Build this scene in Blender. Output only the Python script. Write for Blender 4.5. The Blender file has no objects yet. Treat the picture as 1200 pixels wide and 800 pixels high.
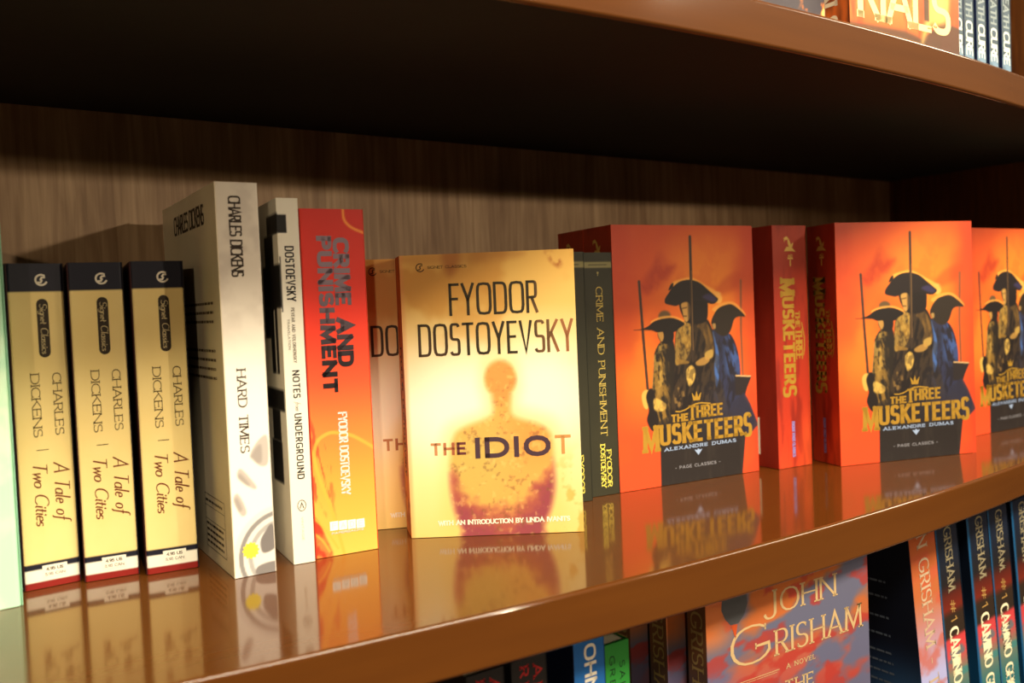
import bpy, math, random
import numpy as np
from mathutils import Matrix, Vector

# ------------------------------------------------------------------ camera, light, exposure
scn = bpy.context.scene
COL = scn.collection
CAM_POS = (0.0, -0.3223, 0.1375)
CAM_R, CAM_U, CAM_F = (0.8094, -0.5858, -0.0410), (0.0547, 0.0058, 0.9985), (0.5847, 0.8104, -0.0367)
cd = bpy.data.cameras.new('camera')
cam = bpy.data.objects.new('camera', cd)
COL.objects.link(cam)
cd.sensor_width = 36.0
cd.lens = 1048.38 / 1200 * 36.0
cd.clip_start = 0.01
R3 = Matrix((CAM_R, CAM_U, tuple(-a for a in CAM_F))).transposed()
cam.matrix_world = Matrix.Translation(CAM_POS) @ R3.to_4x4()
cd.dof.use_dof = True
cd.dof.focus_distance = 0.57
cd.dof.aperture_fstop = 7.5
scn.camera = cam

scn.view_settings.view_transform = 'Standard'
scn.view_settings.look = 'None'
scn.view_settings.gamma = 1.0
scn.view_settings.use_curve_mapping = False
scn.view_settings.exposure = 0.0

world = bpy.data.worlds.new('world')
scn.world = world
world.use_nodes = True
bg = world.node_tree.nodes['Background']
bg.inputs[0].default_value = (1.0, 0.72, 0.42, 1)
bg.inputs[1].default_value = 0.035


def aim(o, target):
    d = Vector(target) - o.location
    o.rotation_euler = d.to_track_quat('-Z', 'Y').to_euler()


def area(name, loc, target, sx, sy, power, color):
    l = bpy.data.lights.new(name, 'AREA')
    l.shape = 'RECTANGLE'
    l.size, l.size_y = sx, sy
    l.energy = power
    l.color = color
    o = bpy.data.objects.new(name, l)
    COL.objects.link(o)
    o.location = loc
    aim(o, target)
    return o


def spot(name, loc, target, power, color, angle, blend, radius):
    l = bpy.data.lights.new(name, 'SPOT')
    l.energy = power
    l.color = color
    l.spot_size = math.radians(angle)
    l.spot_blend = blend
    l.shadow_soft_size = radius
    o = bpy.data.objects.new(name, l)
    COL.objects.link(o)
    o.location = loc
    aim(o, target)
    return o


# ceiling lamps of the shop: a soft row overhead in front of the case, and a far low lamp
area('ceiling_lamp', (0.40, -1.42, 1.92), (0.40, 0.1, 0.05), 2.0, 0.5, 148.0, (1.0, 0.87, 0.64))
spot('far_lamp', (1.35, -2.55, 0.645), (0.36, 0.15, 0.15), 92.0, (1.0, 0.82, 0.58), 23.0, 1.0, 0.035)
spot('fill_lamp_left', (-1.45, -2.4, 0.617), (0.30, 0.15, 0.15), 62.0, (1.0, 0.80, 0.54), 19.0, 1.0, 0.05)  # added fill lamp, lifts the shadows from the left

area('ceiling_lamp_far', (2.8, -1.45, 1.45), (0.5, 0.0, 0.0), 2.0, 0.25, 60.0, (1.0, 0.82, 0.58))

# ------------------------------------------------------------------ helpers: colour and paint


def lin(c):
    c = np.asarray(c, dtype=float)
    return np.where(c <= 0.04045, c / 12.92, ((c + 0.055) / 1.055) ** 2.4)


def rgb(r, g, b):
    return np.array([r, g, b], dtype=float) / 255.0


def lattice(seed):
    return np.random.RandomState(seed).rand(64, 64)


def vnoise(x, y, seed):
    g = lattice(seed)
    xi, yi = np.floor(x).astype(int), np.floor(y).astype(int)
    fx, fy = x - xi, y - yi
    fx, fy = fx * fx * (3 - 2 * fx), fy * fy * (3 - 2 * fy)
    a, b = g[yi % 64, xi % 64], g[yi % 64, (xi + 1) % 64]
    c, d = g[(yi + 1) % 64, xi % 64], g[(yi + 1) % 64, (xi + 1) % 64]
    return (a * (1 - fx) + b * fx) * (1 - fy) + (c * (1 - fx) + d * fx) * fy


def fbm(x, y, scale, seed, octaves=4):
    s, amp, tot = np.zeros_like(x), 1.0, 0.0
    f = 1.0 / scale
    for k in range(octaves):
        s += amp * vnoise(x * f + 7.3 * k, y * f + 3.1 * k, seed + k)
        tot += amp
        amp *= 0.5
        f *= 2.0
    return s / tot


def smooth(a, b, x):
    t = np.clip((x - a) / (b - a), 0, 1)
    return t * t * (3 - 2 * t)


def mix(c, d, m):
    m = np.asarray(m)[..., None]
    return c * (1 - m) + np.asarray(d) * m


def solid(U, c):
    return np.broadcast_to(np.asarray(c, float), U.shape + (3,)).copy()


def grad(T, stops):
    xs = [s[0] for s in stops]
    return np.stack([np.interp(T, xs, [s[1][k] for s in stops]) for k in range(3)], -1)


def spline(pts, n=6):
    p = [np.array(q, float) for q in pts]
    out = []
    m = len(p)
    for i in range(m):
        p0, p1, p2, p3 = p[i - 1], p[i], p[(i + 1) % m], p[(i + 2) % m]
        for k in range(n):
            t = k / n
            out.append(0.5 * (2 * p1 + (p2 - p0) * t + (2 * p0 - 5 * p1 + 4 * p2 - p3) * t * t + (3 * p1 - p0 - 3 * p2 + p3) * t ** 3))
    return out


def poly(U, V, pts, soft=0.8, curve=True):
    """Coverage of a polygon with a soft edge (all in mm)."""
    P = spline(pts) if curve else [np.array(q, float) for q in pts]
    d2 = np.full(U.shape, 1e9)
    inside = np.zeros(U.shape, bool)
    n = len(P)
    for i in range(n):
        a, b = P[i], P[(i + 1) % n]
        e = b - a
        L = e @ e
        if L < 1e-12:
            continue
        t = np.clip(((U - a[0]) * e[0] + (V - a[1]) * e[1]) / L, 0, 1)
        d2 = np.minimum(d2, (U - a[0] - t * e[0]) ** 2 + (V - a[1] - t * e[1]) ** 2)
        if abs(e[1]) > 1e-9:
            c = ((a[1] > V) != (b[1] > V)) & (U < (b[0] - a[0]) * (V - a[1]) / e[1] + a[0])
            inside ^= c
    d = np.sqrt(d2) * np.where(inside, -1, 1)
    return smooth(soft / 2, -soft / 2, d)


def line(U, V, pts, w, soft=0.6, curve=False):
    P = [np.array(q, float) for q in pts]
    if curve and len(P) > 2:
        Q = []
        for i in range(len(P) - 1):
            p0, p1, p2, p3 = P[max(i - 1, 0)], P[i], P[i + 1], P[min(i + 2, len(P) - 1)]
            for k in range(8):
                t = k / 8
                Q.append(0.5 * (2 * p1 + (p2 - p0) * t + (2 * p0 - 5 * p1 + 4 * p2 - p3) * t * t + (3 * p1 - p0 - 3 * p2 + p3) * t ** 3))
        P = Q + [P[-1]]
    d2 = np.full(U.shape, 1e9)
    for a, b in zip(P[:-1], P[1:]):
        e = b - a
        L = max(e @ e, 1e-12)
        t = np.clip(((U - a[0]) * e[0] + (V - a[1]) * e[1]) / L, 0, 1)
        d2 = np.minimum(d2, (U - a[0] - t * e[0]) ** 2 + (V - a[1] - t * e[1]) ** 2)
    return smooth(w / 2 + soft / 2, w / 2 - soft / 2, np.sqrt(d2))


def blob(U, V, cu, cv, ru, rv, soft=0.5):
    return smooth(1 + soft, 1 - soft, np.sqrt(((U - cu) / ru) ** 2 + ((V - cv) / rv) ** 2))


def rect(U, V, u0, u1, v0, v1, soft=0.3):
    return smooth(u0 - soft, u0 + soft, U) * smooth(u1 + soft, u1 - soft, U) * smooth(v0 - soft, v0 + soft, V) * smooth(v1 + soft, v1 - soft, V)


# ------------------------------------------------------------------ helpers: materials
MATS = {}


def nodes_of(name):
    m = bpy.data.materials.new(name)
    m.use_nodes = True
    nt = m.node_tree
    return m, nt, nt.nodes['Principled BSDF']


def print_mat(rough=0.55, coat=0.0):
    """Printed card: colour from the print, a faint paper unevenness in the gloss."""
    key = ('print', rough, coat)
    if key in MATS:
        return MATS[key]
    m, nt, p = nodes_of('printed_card')
    a = nt.nodes.new('ShaderNodeVertexColor')
    a.layer_name = 'print'
    nt.links.new(a.outputs[0], p.inputs['Base Color'])
    n = nt.nodes.new('ShaderNodeTexNoise')
    n.inputs['Scale'].default_value = 180
    tc = nt.nodes.new('ShaderNodeTexCoord')
    nt.links.new(tc.outputs['Object'], n.inputs['Vector'])
    r = nt.nodes.new('ShaderNodeMapRange')
    r.inputs['To Min'].default_value = rough - 0.04
    r.inputs['To Max'].default_value = rough + 0.04
    nt.links.new(n.outputs['Fac'], r.inputs['Value'])
    nt.links.new(r.outputs[0], p.inputs['Roughness'])
    p.inputs['Coat Weight'].default_value = coat
    p.inputs['Specular IOR Level'].default_value = 0.5 if rough < 0.4 else 0.28
    p.inputs['Coat Roughness'].default_value = 0.18
    MATS[key] = m
    return m


def ink(name, c, rough=0.55, metal=0.0):
    key = ('ink', tuple(c), rough, metal)
    if key in MATS:
        return MATS[key]
    m, nt, p = nodes_of(name)
    n = nt.nodes.new('ShaderNodeTexNoise')
    n.inputs['Scale'].default_value = 400
    tc = nt.nodes.new('ShaderNodeTexCoord')
    nt.links.new(tc.outputs['Object'], n.inputs['Vector'])
    cr = nt.nodes.new('ShaderNodeMixRGB')
    l = lin(c)
    cr.inputs[1].default_value = (*(l * 0.93), 1)
    cr.inputs[2].default_value = (*np.minimum(l * 1.05, 1), 1)
    nt.links.new(n.outputs['Fac'], cr.inputs[0])
    nt.links.new(cr.outputs[0], p.inputs['Base Color'])
    p.inputs['Roughness'].default_value = rough
    p.inputs['Metallic'].default_value = metal
    p.inputs['Specular IOR Level'].default_value = 0.25
    MATS[key] = m
    return m


def pages_mat():
    if 'pages' in MATS:
        return MATS['pages']
    m, nt, p = nodes_of('page_edges')
    tc = nt.nodes.new('ShaderNodeTexCoord')
    mp = nt.nodes.new('ShaderNodeMapping')
    mp.inputs['Scale'].default_value = (4000, 20, 20)
    n = nt.nodes.new('ShaderNodeTexNoise')
    n.inputs['Scale'].default_value = 1.0
    cr = nt.nodes.new('ShaderNodeMixRGB')
    cr.inputs[1].default_value = (*lin(rgb(205, 190, 155)), 1)
    cr.inputs[2].default_value = (*lin(rgb(240, 230, 200)), 1)
    nt.links.new(tc.outputs['Object'], mp.inputs[0])
    nt.links.new(mp.outputs[0], n.inputs['Vector'])
    nt.links.new(n.outputs['Fac'], cr.inputs[0])
    nt.links.new(cr.outputs[0], p.inputs['Base Color'])
    p.inputs['Roughness'].default_value = 0.9
    MATS['pages'] = m
    return m


def varnish_mat():
    m, nt, p = nodes_of('brown_varnished_board')
    tc = nt.nodes.new('ShaderNodeTexCoord')
    mp = nt.nodes.new('ShaderNodeMapping')
    mp.inputs['Scale'].default_value = (2.2, 30, 30)
    n = nt.nodes.new('ShaderNodeTexNoise')
    n.inputs['Scale'].default_value = 3.0
    n.inputs['Detail'].default_value = 6
    cr = nt.nodes.new('ShaderNodeMixRGB')
    cr.inputs[1].default_value = (*lin(rgb(78, 40, 5)), 1)
    cr.inputs[2].default_value = (*lin(rgb(93, 51, 8)), 1)
    nt.links.new(tc.outputs['Object'], mp.inputs[0])
    nt.links.new(mp.outputs[0], n.inputs['Vector'])
    nt.links.new(n.outputs['Fac'], cr.inputs[0])
    nt.links.new(cr.outputs[0], p.inputs['Base Color'])
    p.inputs['Roughness'].default_value = 0.6
    p.inputs['Specular IOR Level'].default_value = 0.08
    p.inputs['Coat Weight'].default_value = 1.0
    p.inputs['Coat Roughness'].default_value = 0.09
    p.inputs['Coat IOR'].default_value = 1.5
    b = nt.nodes.new('ShaderNodeBump')
    b.inputs['Strength'].default_value = 0.02
    b.inputs['Distance'].default_value = 0.001
    n2 = nt.nodes.new('ShaderNodeTexNoise')
    n2.inputs['Scale'].default_value = 45
    nt.links.new(tc.outputs['Object'], n2.inputs['Vector'])
    nt.links.new(n2.outputs['Fac'], b.inputs['Height'])
    nt.links.new(b.outputs[0], p.inputs['Coat Normal'])
    return m


def veneer_mat(name, c0, c1, c2, rough):
    m, nt, p = nodes_of(name)
    tc = nt.nodes.new('ShaderNodeTexCoord')
    mp = nt.nodes.new('ShaderNodeMapping')
    mp.inputs['Scale'].default_value = (210, 210, 12)
    n = nt.nodes.new('ShaderNodeTexNoise')
    n.inputs['Scale'].default_value = 1.0
    n.inputs['Detail'].default_value = 5
    n.inputs['Distortion'].default_value = 0.6
    mp2 = nt.nodes.new('ShaderNodeMapping')
    mp2.inputs['Scale'].default_value = (14, 14, 3)
    n2 = nt.nodes.new('ShaderNodeTexNoise')
    n2.inputs['Scale'].default_value = 1.0
    n2.inputs['Detail'].default_value = 3
    n2.inputs['Distortion'].default_value = 2.0
    rp = nt.nodes.new('ShaderNodeValToRGB')
    rp.color_ramp.elements[0].position = 0.34
    rp.color_ramp.elements[0].color = (*lin(c0), 1)
    rp.color_ramp.elements[1].position = 0.66
    rp.color_ramp.elements[1].color = (*lin(c1), 1)
    mx = nt.nodes.new('ShaderNodeMixRGB')
    mx.blend_type = 'MULTIPLY'
    mx.inputs[0].default_value = 0.6
    rp2 = nt.nodes.new('ShaderNodeValToRGB')
    rp2.color_ramp.elements[0].position = 0.35
    rp2.color_ramp.elements[0].color = (*lin(c2), 1)
    rp2.color_ramp.elements[1].position = 0.6
    rp2.color_ramp.elements[1].color = (1, 1, 1, 1)
    for a, b in ((tc.outputs['Object'], mp.inputs[0]), (tc.outputs['Object'], mp2.inputs[0]), (mp.outputs[0], n.inputs['Vector']),
                 (mp2.outputs[0], n2.inputs['Vector']), (n.outputs['Fac'], rp.inputs[0]), (n2.outputs['Fac'], rp2.inputs[0]),
                 (rp.outputs[0], mx.inputs[1]), (rp2.outputs[0], mx.inputs[2]), (mx.outputs[0], p.inputs['Base Color'])):
        nt.links.new(a, b)
    p.inputs['Roughness'].default_value = rough
    b = nt.nodes.new('ShaderNodeBump')
    b.inputs['Strength'].default_value = 0.15
    b.inputs['Distance'].default_value = 0.0005
    nt.links.new(n.outputs['Fac'], b.inputs['Height'])
    nt.links.new(b.outputs[0], p.inputs['Normal'])
    return m


# ------------------------------------------------------------------ helpers: objects


def link(name, me, mat, parent=None):
    if mat is not None and not me.materials:
        me.materials.append(mat)
    o = bpy.data.objects.new(name, me)
    COL.objects.link(o)
    if parent is not None:
        o.parent = parent
    return o


def mesh(name, verts, faces, colors=None, smooth_=False):
    me = bpy.data.meshes.new(name)
    me.from_pydata([tuple(v) for v in verts], [], faces)
    if colors is not None:
        a = me.color_attributes.new('print', 'FLOAT_COLOR', 'POINT')
        c = np.ones((len(verts), 4), np.float32)
        c[:, :3] = lin(np.clip(colors, 0, 1))
        a.data.foreach_set('color', c.ravel())
    if smooth_:
        me.polygons.foreach_set('use_smooth', [True] * len(me.polygons))
    me.update()
    return me


def tag(o, label, cat, group=None, kind=None):
    if label:
        o['label'] = label
    if cat:
        o['category'] = cat
    if group:
        o['group'] = group
    if kind:
        o['kind'] = kind
    return o


def box_mesh(name, x0, x1, y0, y1, z0, z1):
    v = [(x, y, z) for z in (z0, z1) for y in (y0, y1) for x in (x0, x1)]
    f = [(0, 2, 3, 1), (4, 5, 7, 6), (0, 1, 5, 4), (2, 6, 7, 3), (0, 4, 6, 2), (1, 3, 7, 5)]
    return mesh(name, v, f)


# ------------------------------------------------------------------ stroke lettering


def arc(cx, cy, rx, ry, a0, a1, sq, n=14):
    out = []
    for k in range(n + 1):
        a = math.radians(a0 + (a1 - a0) * k / n)
        c, s = math.cos(a), math.sin(a)
        e = 2.0 / sq
        out.append((cx + rx * math.copysign(abs(c) ** e, c), cy + ry * math.copysign(abs(s) ** e, s)))
    return out


def glyph(ch, q):
    A = lambda *a: arc(*a, q)
    if ch == 'A': return .8, [[(0, 0), (.4, 1), (.8, 0)], [(.15, .33), (.65, .33)]]
    if ch == 'B': return .6, [[(0, 0), (0, 1)], [(0, 1), (.3, 1)] + A(.3, .76, .24, .24, 90, -90) + [(0, .52)], [(.3, .52)] + A(.32, .26, .28, .26, 90, -90) + [(0, 0)]]
    if ch == 'C': return .72, [A(.42, .5, .42, .5, 48, 312)]
    if ch == 'D': return .74, [[(0, 0), (0, 1)], [(0, 1), (.26, 1)] + A(.28, .5, .46, .5, 90, -90) + [(0, 0)]]
    if ch == 'E': return .54, [[(0, 0), (0, 1)], [(0, 1), (.54, 1)], [(0, .52), (.46, .52)], [(0, 0), (.54, 0)]]
    if ch == 'F': return .52, [[(0, 0), (0, 1)], [(0, 1), (.52, 1)], [(0, .52), (.44, .52)]]
    if ch == 'G': return .78, [A(.42, .5, .42, .5, 48, 330) + [(.78, .42), (.5, .42)]]
    if ch == 'H': return .7, [[(0, 0), (0, 1)], [(.7, 0), (.7, 1)], [(0, .52), (.7, .52)]]
    if ch == 'I': return .001, [[(0, 0), (0, 1)]]
    if ch == 'J': return .42, [[(.42, 1), (.42, .25)] + A(.2, .25, .22, .25, 0, -160)]
    if ch == 'K': return .66, [[(0, 0), (0, 1)], [(.62, 1), (0, .42)], [(.2, .6), (.66, 0)]]
    if ch == 'L': return .52, [[(0, 1), (0, 0)], [(0, 0), (.52, 0)]]
    if ch == 'M': return .9, [[(0, 0), (.05, 1)], [(.05, 1), (.45, .12), (.85, 1)], [(.85, 1), (.9, 0)]]
    if ch == 'N': return .74, [[(0, 0), (0, 1)], [(0, 1), (.74, 0)], [(.74, 0), (.74, 1)]]
    if ch == 'O': return .84, [A(.42, .5, .42, .5, 90, 450) + [None]]
    if ch == 'P': return .56, [[(0, 0), (0, 1)], [(0, 1), (.28, 1)] + A(.28, .73, .28, .27, 90, -90) + [(0, .46)]]
    if ch == 'Q': return .84, [A(.42, .5, .42, .5, 90, 450) + [None], [(.5, .25), (.85, -.1)]]
    if ch == 'R': return .6, [[(0, 0), (0, 1)], [(0, 1), (.28, 1)] + A(.28, .74, .28, .26, 90, -90) + [(0, .48)], [(.27, .48), (.6, 0)]]
    if ch == 'S': return .56, [A(.28, .75, .26, .25, 35, 270)[:-1] + A(.28, .25, .28, .25, 90, -145)]
    if ch == 'T': return .64, [[(.32, 0), (.32, 1)], [(0, 1), (.64, 1)]]
    if ch == 'U': return .68, [[(0, 1), (0, .3)] + A(.34, .3, .34, .3, 180, 360) + [(.68, 1)]]
    if ch == 'V': return .74, [[(0, 1), (.37, 0), (.74, 1)]]
    if ch == 'W': return 1.05, [[(0, 1), (.27, 0), (.525, .9), (.78, 0), (1.05, 1)]]
    if ch == 'X': return .7, [[(0, 0), (.7, 1)], [(0, 1), (.7, 0)]]
    if ch == 'Y': return .7, [[(0, 1), (.35, .48)], [(.7, 1), (.35, .48)], [(.35, .48), (.35, 0)]]
    if ch == 'Z': return .62, [[(0, 1), (.62, 1), (0, 0), (.62, 0)]]
    # lower case (x-height .5), for script lines
    if ch == 'a': return .42, [A(.2, .24, .2, .24, 40, 320), [(.4, .48), (.4, .06), (.46, 0)]]
    if ch == 'c': return .34, [A(.2, .24, .2, .24, 50, 310)]
    if ch == 'e': return .36, [[(.02, .25), (.37, .27)] + A(.2, .25, .18, .24, 10, 310)]
    if ch == 'f': return .32, [A(.3, .8, .13, .18, 60, 180) + [(.16, -.2), (.08, -.28)], [(0, .48), (.32, .48)]]
    if ch == 'g': return .42, [A(.2, .24, .2, .24, 40, 320), [(.4, .48), (.4, -.12)] + A(.22, -.14, .18, .16, 0, -150)]
    if ch == 'i': return .1, [[(.05, .48), (.05, .06), (.12, 0)], [(.06, .66), (.08, .74)]]
    if ch == 'l': return .14, [[(.06, 1), (.05, .08), (.14, 0)]]
    if ch == 'm': return .62, [[(0, 0), (0, .48)], [(0, .36)] + A(.15, .34, .15, .14, 160, 0) + [(.3, 0)], [(.3, .36)] + A(.45, .34, .15, .14, 160, 0) + [(.6, 0)]]
    if ch == 'n': return .36, [[(0, 0), (0, .48)], [(0, .36)] + A(.17, .34, .17, .14, 160, 0) + [(.34, 0)]]
    if ch == 'o': return .4, [A(.2, .24, .2, .24, 90, 450) + [None]]
    if ch == 'r': return .26, [[(0, 0), (0, .48)], [(0, .34)] + A(.14, .36, .14, .12, 160, 40)]
    if ch == 's': return .28, [A(.14, .36, .12, .12, 40, 270)[:-1] + A(.14, .12, .14, .12, 90, -140)]
    if ch == 't': return .24, [[(.1, .75), (.1, .1), (.22, 0)], [(0, .48), (.24, .48)]]
    if ch == 'w': return .56, [[(0, .48), (.12, 0), (.28, .44), (.42, 0), (.56, .48)]]
    if ch == '1': return .2, [[(0, .8), (.16, 1), (.16, 0)]]
    if ch == '4': return .56, [[(.42, 0), (.42, 1), (0, .3), (.56, .3)]]
    if ch == '5': return .5, [[(.46, 1), (.06, 1), (.03, .58)] + A(.22, .32, .28, .32, 110, -150)]
    if ch == '9': return .52, [A(.26, .7, .26, .3, -20, 340) + [(.5, .3), (.2, 0)]]
    if ch == '#': return .6, [[(.15, .1), (.25, .9)], [(.4, .1), (.5, .9)], [(0, .35), (.6, .35)], [(.05, .65), (.65, .65)]]
    if ch == '.': return .08, [[(0, 0), (.08, 0)]]
    if ch == '-': return .3, [[(0, .45), (.3, .45)]]
    return .36, []


def ribbon(P, thick, thin, out, cap=True):
    """Pen stroke along P: `thick` across vertical travel, `thin` across horizontal travel."""
    closed = P[-1] is None
    P = [np.array(p, float) for p in P if p is not None]
    if closed:
        P = P[:-1]
    Q = [P[0]]
    for p in P[1:]:
        if np.hypot(*(p - Q[-1])) > 1e-6:
            Q.append(p)
    P = Q
    n = len(P)
    if n < 2:
        return
    seg = [P[(i + 1) % n] - P[i] for i in range(n if closed else n - 1)]
    seg = [s / max(np.hypot(*s), 1e-9) for s in seg]
    if cap and not closed:
        P[0] = P[0] - seg[0] * thin * 0.5
        P[-1] = P[-1] + seg[-1] * thin * 0.5
    hw = [0.5 * math.hypot(thick * s[1], thin * s[0]) for s in seg]
    L, Rr = [], []
    for i in range(n):
        if closed:
            a, b, wa, wb = seg[i - 1], seg[i], hw[i - 1], hw[i]
        else:
            a = seg[max(i - 1, 0)]
            b = seg[min(i, n - 2)]
            wa, wb = hw[max(i - 1, 0)], hw[min(i, n - 2)]
        na, nb = np.array([-a[1], a[0]]), np.array([-b[1], b[0]])
        m = na + nb
        l = np.hypot(*m)
        m = na if l < 1e-6 else m / l
        c = max(float(m @ nb), 0.42)
        w = 0.5 * (wa + wb) / c
        L.append(P[i] + m * w)
        Rr.append(P[i] - m * w)
    for i in range(n if closed else n - 1):
        j = (i + 1) % n
        out.append([L[i], Rr[i], Rr[j], L[j]])


def text(s, x0, y0, w, h, thick, thin=None, serif=0.0, sq=2.2, gap=0.16, shear=0.0, heights=None, rise=None):
    """Polygons (mm) of a line of lettering filling the box (x0, y0, w, h). heights/rise: per letter."""
    thin = thick if thin is None else thin
    adv, gl = [], []
    x = 0.0
    for i, ch in enumerate(s):
        hh = heights[i] if heights else 1.0
        gw, st = glyph(ch, sq)
        gl.append((x, st))
        adv.append(gw)
        x += gw * (hh if heights else 1) + gap
    nat = max(x - gap, 1e-3)
    k = (w - thick) / nat
    out = []
    for i, ((gx, st), ch) in enumerate(zip(gl, s)):
        hh = heights[i] if heights else 1.0
        rr = rise[i] if rise else 0.0
        for P in st:
            T = []
            for p in P:
                if p is None:
                    T.append(None)
                    continue
                yy = thin * 0.5 + p[1] * (h * hh - thin)
                T.append((x0 + thick * 0.5 + (gx + p[0] * hh) * k + shear * yy, y0 + rr + yy))
            ribbon(T, thick, thin, out)
            if serif and T[-1] is not None:
                for a, b, orig in ((T[0], T[1], P[0]), (T[-1], T[-2], P[-1])):
                    d = np.array(b) - np.array(a)
                    d = d / max(np.hypot(*d), 1e-9)
                    at_edge = orig[1] < .03 or orig[1] > .97
                    sg = 1 if orig[1] > .5 else -1
                    if abs(d[1]) > .75 and at_edge:
                        y = a[1]
                        out.append([np.array((a[0] - serif - thick * .5, y - thin * .5)), np.array((a[0] + serif + thick * .5, y - thin * .5)),
                                    np.array((a[0] + serif + thick * .5, y + thin * .5)), np.array((a[0] - serif - thick * .5, y + thin * .5))])
                    elif abs(d[1]) <= .3 and ch in 'EFLTZ' and orig[0] not in (0,):
                        up = -sg if at_edge else 0
                        y0_, y1_ = (a[1] - serif * .8, a[1] + serif * .8) if up == 0 else (a[1], a[1] + up * serif * 1.5)
                        out.append([np.array((a[0] - thin * .5, y0_)), np.array((a[0] + thin * .5, y0_)), np.array((a[0] + thin * .5, y1_)), np.array((a[0] - thin * .5, y1_))])
                    elif ch in 'CSG' and abs(d[1]) < .99:
                        out.append([np.array((a[0] - thin * .5, a[1] - serif)), np.array((a[0] + thin * .5, a[1] - serif)),
                                    np.array((a[0] + thin * .5, a[1] + serif)), np.array((a[0] - thin * .5, a[1] + serif))])
    return out


def down(polys):
    """Turn horizontal lettering to read from top to bottom: text x -> -v, text y -> +u."""
    return [[np.array((p[1], -p[0])) for p in q] for q in polys]


def shift(polys, du, dv):
    return [[p + np.array((du, dv)) for p in q] for q in polys]


def text_down(s, u0, v_top, length, height, *a, **k):
    """Spine lettering: starts at v_top and runs down `length`; letter height spans u0..u0+height."""
    return shift(down(text(s, 0, 0, length, height, *a, **k)), u0, v_top)


def quad(u0, u1, v0, v1):
    return [np.array((u0, v0)), np.array((u1, v0)), np.array((u1, v1)), np.array((u0, v1))]


def disc(cu, cv, r, n=20):
    return [np.array((cu + r * math.cos(2 * math.pi * i / n), cv + r * math.sin(2 * math.pi * i / n))) for i in range(n)]


def pill(u0, u1, v0, v1, n=8):
    r = (u1 - u0) / 2
    c = (u0 + u1) / 2
    return [np.array((c + r * math.cos(math.pi * i / n), v1 - r + r * math.sin(math.pi * i / n))) for i in range(n + 1)] + \
           [np.array((c - r * math.cos(math.pi * i / n), v0 + r - r * math.sin(math.pi * i / n))) for i in range(n + 1)]


def emblem_s(cu, cv, r, w):
    """The small publisher's ring with an S stroke inside."""
    out = []
    ribbon(arc(cu, cv, r, r, 60, 330, 2.0, 20), w, w, out)
    ribbon([(cu + r * .55, cv + r * .5), (cu + r * .1, cv + r * .45), (cu - r * .1, cv + r * .1), (cu + r * .1, cv - r * .1), (cu - r * .1, cv - r * .5), (cu - r * .5, cv - r * .5)], w, w, out)
    return out


# ------------------------------------------------------------------ books


LIFT = 0.0003        # books stand a hair above the varnish


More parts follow.
